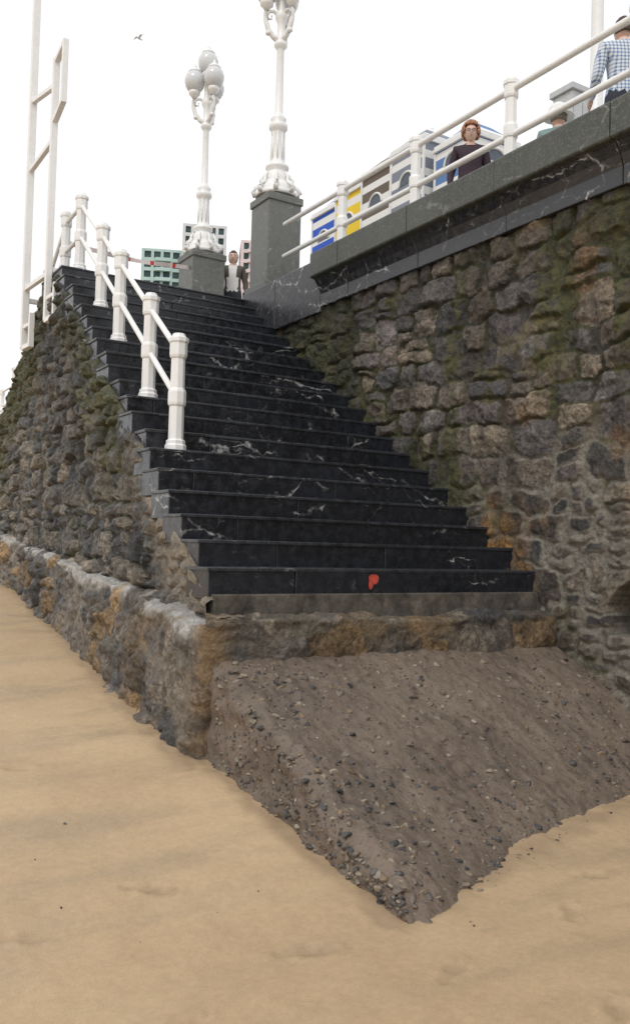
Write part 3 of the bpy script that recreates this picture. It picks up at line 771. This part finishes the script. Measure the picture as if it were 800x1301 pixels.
def person(name,loc,yaw,H,top,legs,hair,hairstyle='short',shoe=None,seated=False,arms=None,head_yaw=0,glasses=False,cap=None,open_top=None,female=True,lean=0):
    e=empty(name,loc); e.rotation_euler[2]=yaw; s=H/1.72; e.scale=(s,s,s)
    dz=-.42 if seated else 0
    shw=.165 if female else .19
    ly=lambda z:(z-.95)*lean
    V_=[(0,0,.95+dz),(0,.0,1.08+dz),(0,.01,1.26+dz),(0,-.005,1.38+dz),(0,-.01,1.455+dz),(0,.005,1.53+dz)]
    R_=[(.165,.12),(.145,.11),(.165,.12),(.15,.10),(.080,.070),(.056,.058)]
    V_=[(x,y+ly(z-dz),z) for x,y,z in V_]
    E_=[(0,1),(1,2),(2,3),(3,4),(4,5)]
    hands=[]
    arms=arms or {}
    for sd,key in ((-1,'l'),(1,'r')):
        el,wr=arms.get(key,((.235,-.04,1.12),(.245,.06,.90)))
        i=len(V_)
        V_+= [(sd*shw,-.01+ly(1.4),1.395+dz),(sd*el[0],el[1]+ly(el[2]),el[2]+dz),(sd*wr[0],wr[1]+ly(wr[2]),wr[2]+dz)]
        R_+= [(.075,.075),(.052,.052),(.034,.031)]
        E_+= [(3,i),(i,i+1),(i+1,i+2)]
        hands.append((sd,Vector(V_[i+1]),Vector(V_[i+2])))
        i=len(V_)
        if seated: V_+=[(sd*.10,.05,.50),(sd*.12,.44,.50),(sd*.12,.42,.09),(sd*.13,.56,.045)]
        else: V_+=[(sd*.09,0,.88),(sd*.10,.02,.49),(sd*.10,-.02,.09),(sd*.115,.13,.04)]
        R_+=[(.10,.10),(.068,.068),(.045,.045),(.04,.035)]; E_+=[(0,i),(i,i+1),(i+1,i+2),(i+2,i+3)]
    me=skin_eval(V_,E_,R_,2)
    mats=[top,M_SKIN,legs,shoe or M_DARK,open_top or top]
    for m_ in mats: me.materials.append(m_)
    for p in me.polygons:
        c=p.center; mi=0
        zz=c.z-dz
        if zz>1.47 and abs(c.x)<.085: mi=1
        elif zz>1.40 and abs(c.x)<.05-(1.47-zz)*.5 and c.y>0: mi=1
        elif zz<.97 and abs(c.x)<.19: mi=2
        elif open_top and abs(c.x)<.085 and c.y>.02 and zz>.97: mi=4
        if c.z<.10 : mi=3
        p.material_index=mi
        p.use_smooth=True
    ob=bpy.data.objects.new('body',me); COL.objects.link(ob); ob.parent=e
    for sd,elb,wr in hands:
        dr=(wr-elb).normalized(); sdv=dr.cross(Vector((sd,0,0)))
        fw=sdv.normalized() if sdv.length>.2 else Vector((0,1,0))
        Vh=[wr-dr*.02,wr+dr*.045]; Rh=[(.026,.022),(.034,.018)]; Eh=[(0,1)]
        inn=Vector((-sd,0,0))
        for k,ln in enumerate((.062,.074,.070,.055)):
            b0=wr+dr*.082+fw*((1.5-k)*.0185); i=len(Vh)
            Vh+=[b0,b0+dr*ln*.5+inn*.008,b0+dr*ln*.88+inn*.026]; Rh+=[(.0095,.0095),(.0085,.0085),(.0075,.0075)]; Eh+=[(1,i),(i,i+1),(i+1,i+2)]
        i=len(Vh); Vh+=[wr+dr*.03+fw*.034+inn*.012,wr+dr*.062+fw*.048+inn*.022,wr+dr*.088+fw*.046+inn*.03]; Rh+=[(.012,.012),(.0105,.0105),(.009,.009)]; Eh+=[(1,i),(i,i+1),(i+1,i+2)]
        mh=skin_eval([tuple(v) for v in Vh],Eh,Rh,1); mh.materials.append(M_SKIN)
        oh=bpy.data.objects.new('hand',mh); COL.objects.link(oh); oh.parent=e
    hp=Vector(V_[5])+Vector((0,.02,.065))
    he=bpy.data.objects.new('head',None); COL.objects.link(he); he.parent=e; he.location=hp; he.rotation_euler[2]=head_yaw
    bm=bmesh.new(); bmesh.ops.create_uvsphere(bm,u_segments=40,v_segments=30,radius=1)
    for v in bm.verts:
        x,y,z=v.co
        nx_,ny,nz_=x*.078,y*.095,z*.118
        if z<0: k=1-.28*(-z)**1.6; nx_*=k; ny*= (1-.12*(-z)) if y>0 else (1-.35*(-z))
        if y>0:
            ny+= .024*math.exp(-(x/.16)**2)*math.exp(-((z+.16)/.17)**2)*(1 if z>-.36 else .6)
            ny-= .012*(math.exp(-((abs(x)-.42)/.2)**2)*math.exp(-((z-.03)/.13)**2))
            ny+= .008*math.exp(-(x/.35)**2)*math.exp(-((z+.52)/.10)**2)
            ny+= .012*math.exp(-(x/.3)**2)*math.exp(-((z+.85)/.16)**2)
            ny+= .006*math.exp(-((abs(x)-.4)/.25)**2)*math.exp(-((z-.22)/.09)**2)
        v.co=(nx_,ny,nz_)
    for f in bm.faces: f.smooth=True
    for sd in (-1,1):
        ball(bm,(sd*.077,-.005,-.008),.028,0,2,(.35,.75,1.15))
        ball(bm,(sd*.030,.076,.004),.0125,1,2,(1.1,.8,.7)); ball(bm,(sd*.030,.0855,.004),.0058,2,1,(1,.5,1))
        tube(bm,[(sd*.016,.092,.022),(sd*.032,.090,.027),(sd*.047,.078,.022)],.0035,6,4)
    ball(bm,(0,.094,-.060),.02,3,2,(1.05,.25,.28))
    hm=plain(name+'_hair',hair,.6,.35,60)
    mesh_obj('face',bm,[M_SKIN,M_EYE,M_IRIS,M_LIP,hm],he)
    bm=bmesh.new(); rr_=random.Random(len(name))
    if hairstyle=='curly':
        for _ in range(520):
            th=rr_.uniform(0,2*math.pi); ph=math.acos(rr_.uniform(-.5,1)); x=math.sin(ph)*math.cos(th); y=math.sin(ph)*math.sin(th); z=math.cos(ph)
            if y>.30 and z<.52 and abs(x)<.8: continue
            if z<-.25 and y>-.1: continue
            ball(bm,(x*.104,y*.112-.010,z*.134+.022),rr_.uniform(.012,.024),0,1)
    else:
        bmesh.ops.create_uvsphere(bm,u_segments=36,v_segments=26,radius=1)
        kill=[]
        for v in bm.verts:
            x,y,z=v.co
            lim=-.45 if hairstyle=='short' else -.75
            if (y>.42 and z<.42+.1*abs(x)) or z<lim or (y>0 and z<-.1): kill.append(v)
            nn=.004*math.sin(x*25+z*13)+.003*math.sin(y*31)
            v.co=(x*(.086+nn),y*(.103+nn)-.005,z*(.128+nn)+.003)
        bmesh.ops.delete(bm,geom=kill,context='VERTS')
        if hairstyle=='tied': ball(bm,(0,-.115,.02),.04,0,2)
        for f in bm.faces: f.smooth=True
    oh=mesh_obj('hair',bm,hm,he)
    if hairstyle!='curly':
        sm=oh.modifiers.new('solid','SOLIDIFY'); sm.thickness=.01; sm.offset=-1
    if glasses:
        bm=bmesh.new()
        for sd in (-1,1):
            pr=[(sd*.031+.021*math.cos(a),.104,.002+.017*math.sin(a)) for a in [2*math.pi*k/16 for k in range(17)]]
            tube(bm,pr,.0026,6); tube(bm,[(sd*.052,.103,.006),(sd*.076,.05,.006),(sd*.08,-.01,.004)],.002,6)
        tube(bm,[(-.010,.105,.004),(.010,.105,.004)],.002,6)
        mesh_obj('glasses',bm,M_FRAME,he)
    if cap:
        bm=bmesh.new(); lathe(bm,[(.095,.030),(.165,.012),(.168,.018),(.108,.050),(.106,.09),(.09,.130),(.055,.155),(.005,.162)],(0,-.005,0),24)
        for f in bm.faces: f.smooth=True
        mesh_obj('sun_hat',bm,cap,he)
    return e
M_DTOP=plain('dark_blouse',(.038,.020,.032),.8,.3,30); M_TR=plain('dark_trousers',(.03,.035,.05),.8,.2)
M_CARD=plain('grey_cardigan',(.10,.085,.075),.85,.3,40); M_WT=plain('white_top',(.72,.71,.70),.8,.1)
M_TEAL=plain('teal_shirt',(.20,.30,.29),.8,.15); M_CAP=plain('white_hat',(.78,.78,.76),.8,.05)
m,nt,b,co=newmat('checked_shirt'); sp=mk(nt,'ShaderNodeSeparateXYZ',{},{0:co}).outputs
def strp(s,f,w): return M(nt,'GREATER_THAN',M(nt,'FRACT',M(nt,'MULTIPLY',s,f)),w)
hx=M(nt,'ADD',strp(sp[2],30,.6),strp(M(nt,'ADD',sp[0],M(nt,'MULTIPLY',sp[1],.5)),30,.6))
c=MX(nt,M(nt,'MULTIPLY',hx,.5),(.66,.70,.74),(.10,.18,.34)); L(nt,c,b.inputs['Base Color']); b.inputs['Roughness'].default_value=.85
M_CHECK=m
def face_to(px_,py_,tx=0,ty=0):
    return math.atan2(-(tx-px_),(ty-py_))
person('woman_in_dark_top',(6.70,7.68,ZP),face_to(6.70,7.68,1.5,1.0),1.60,M_DTOP,M_TR,(.42,.20,.11),'curly',glasses=True,lean=.05)
person('man_in_checked_shirt',(6.62,5.46,ZP),face_to(6.62,5.46,8.5,9),1.74,M_CHECK,M_TR,(.07,.045,.032),'short',female=False,arms={'l':((.25,.0,1.12),(.22,.22,1.02)),'r':((.25,.0,1.12),(.22,.22,1.02))})
person('woman_in_white_top',(6.46,13.35,ZP),face_to(6.46,13.35,3.5,8),1.62,M_CARD,M_TR,(.08,.045,.03),'tied',open_top=M_WT)
person('seated_person_with_hat',(BX,BY,ZP),math.radians(-40),1.68,M_TEAL,M_TR,(.2,.17,.14),'short',seated=True,cap=M_CAP,arms={'l':((.22,.05,1.12),(.14,.30,1.02)),'r':((.22,.05,1.12),(.14,.30,1.02))})

# ------------------------------------------------------------------ gull
e=empty('seagull',(20.3,58,36.4)); bm=bmesh.new()
ball(bm,(0,0,0),.16,0,2,(.45,1.5,.5)); ball(bm,(0,.26,.03),.06,0,2,(.8,1.2,.8)); tube(bm,[(0,.31,.03),(0,.38,.01)],[.018,.004],6)
for sd in (-1,1):
    v=[bm.verts.new((sd*x,y,z)) for x,y,z in ((.04,.12,.02),(.32,.16,.16),(.72,.02,.08),(.34,-.02,.15),(.04,-.10,.02))]
    bm.faces.new((v[0],v[1],v[3],v[4])); bm.faces.new((v[1],v[2],v[3]))
bm.faces.new([bm.verts.new(p) for p in ((-.05,-.18,0),(.05,-.18,0),(.09,-.36,0),(-.09,-.36,0))])
e.rotation_euler=(0,0,1.9); e.scale=(.8,.8,.8)
mesh_obj('gull_body',bm,plain('gull_feathers',(.6,.6,.62),.8,.1),e)

# ------------------------------------------------------------------ world, sun, camera
w=bpy.data.worlds.new('World'); scene.world=w; w.use_nodes=True; nt=w.node_tree
bg=nt.nodes['Background']
sky=nt.nodes.new('ShaderNodeTexSky'); sky.sky_type='NISHITA'; sky.sun_disc=False
SE,SA=math.radians(52),math.radians(235)
sky.sun_elevation=SE; sky.sun_rotation=SA
hs=mk(nt,'ShaderNodeHueSaturation',{},{'Saturation':.12,'Value':1.0,'Color':sky.outputs[0]})
tc=nt.nodes.new('ShaderNodeTexCoord').outputs['Generated']
cn=NZ(nt,tc,1.8,4,.5).outputs[0]
cl_=MX(nt,MR(nt,cn,.3,.7),(9.9,10.0,10.2),(10.8,10.8,10.8))
mixc=MX(nt,.8,hs.outputs[0],cl_)
L(nt,mixc,bg.inputs['Color']); bg.inputs['Strength'].default_value=.115
sd=bpy.data.lights.new('sun','SUN'); sd.energy=1.15; sd.angle=math.radians(20); sd.color=(1,.98,.95)
so=bpy.data.objects.new('sun',sd); COL.objects.link(so)
dirv=Vector((math.sin(SA)*math.cos(SE),math.cos(SA)*math.cos(SE),math.sin(SE)))
so.rotation_euler=dirv.to_track_quat('Z','Y').to_euler(); so.location=(0,0,30)

scene.view_settings.view_transform='Standard'; scene.view_settings.look='None'; scene.view_settings.exposure=0
cam=bpy.data.cameras.new('camera'); co_=bpy.data.objects.new('camera',cam); COL.objects.link(co_)
th=math.radians(31.6); p=math.radians(2.1); ro=.027
F=Vector((math.sin(th)*math.cos(p),math.cos(th)*math.cos(p),math.sin(p)))
R0=Vector((math.cos(th),-math.sin(th),0)); U0=R0.cross(F)
Xc=math.cos(ro)*R0+math.sin(ro)*U0; Yc_=-math.sin(ro)*R0+math.cos(ro)*U0
mt=Matrix((Xc,Yc_,-F)).transposed().to_4x4(); mt.translation=Vector((0,0,1.6)); co_.matrix_world=mt
cam.sensor_fit='VERTICAL'; cam.sensor_height=36; cam.lens=1120/1301*36; cam.clip_start=.05; cam.clip_end=3000
scene.camera=co_
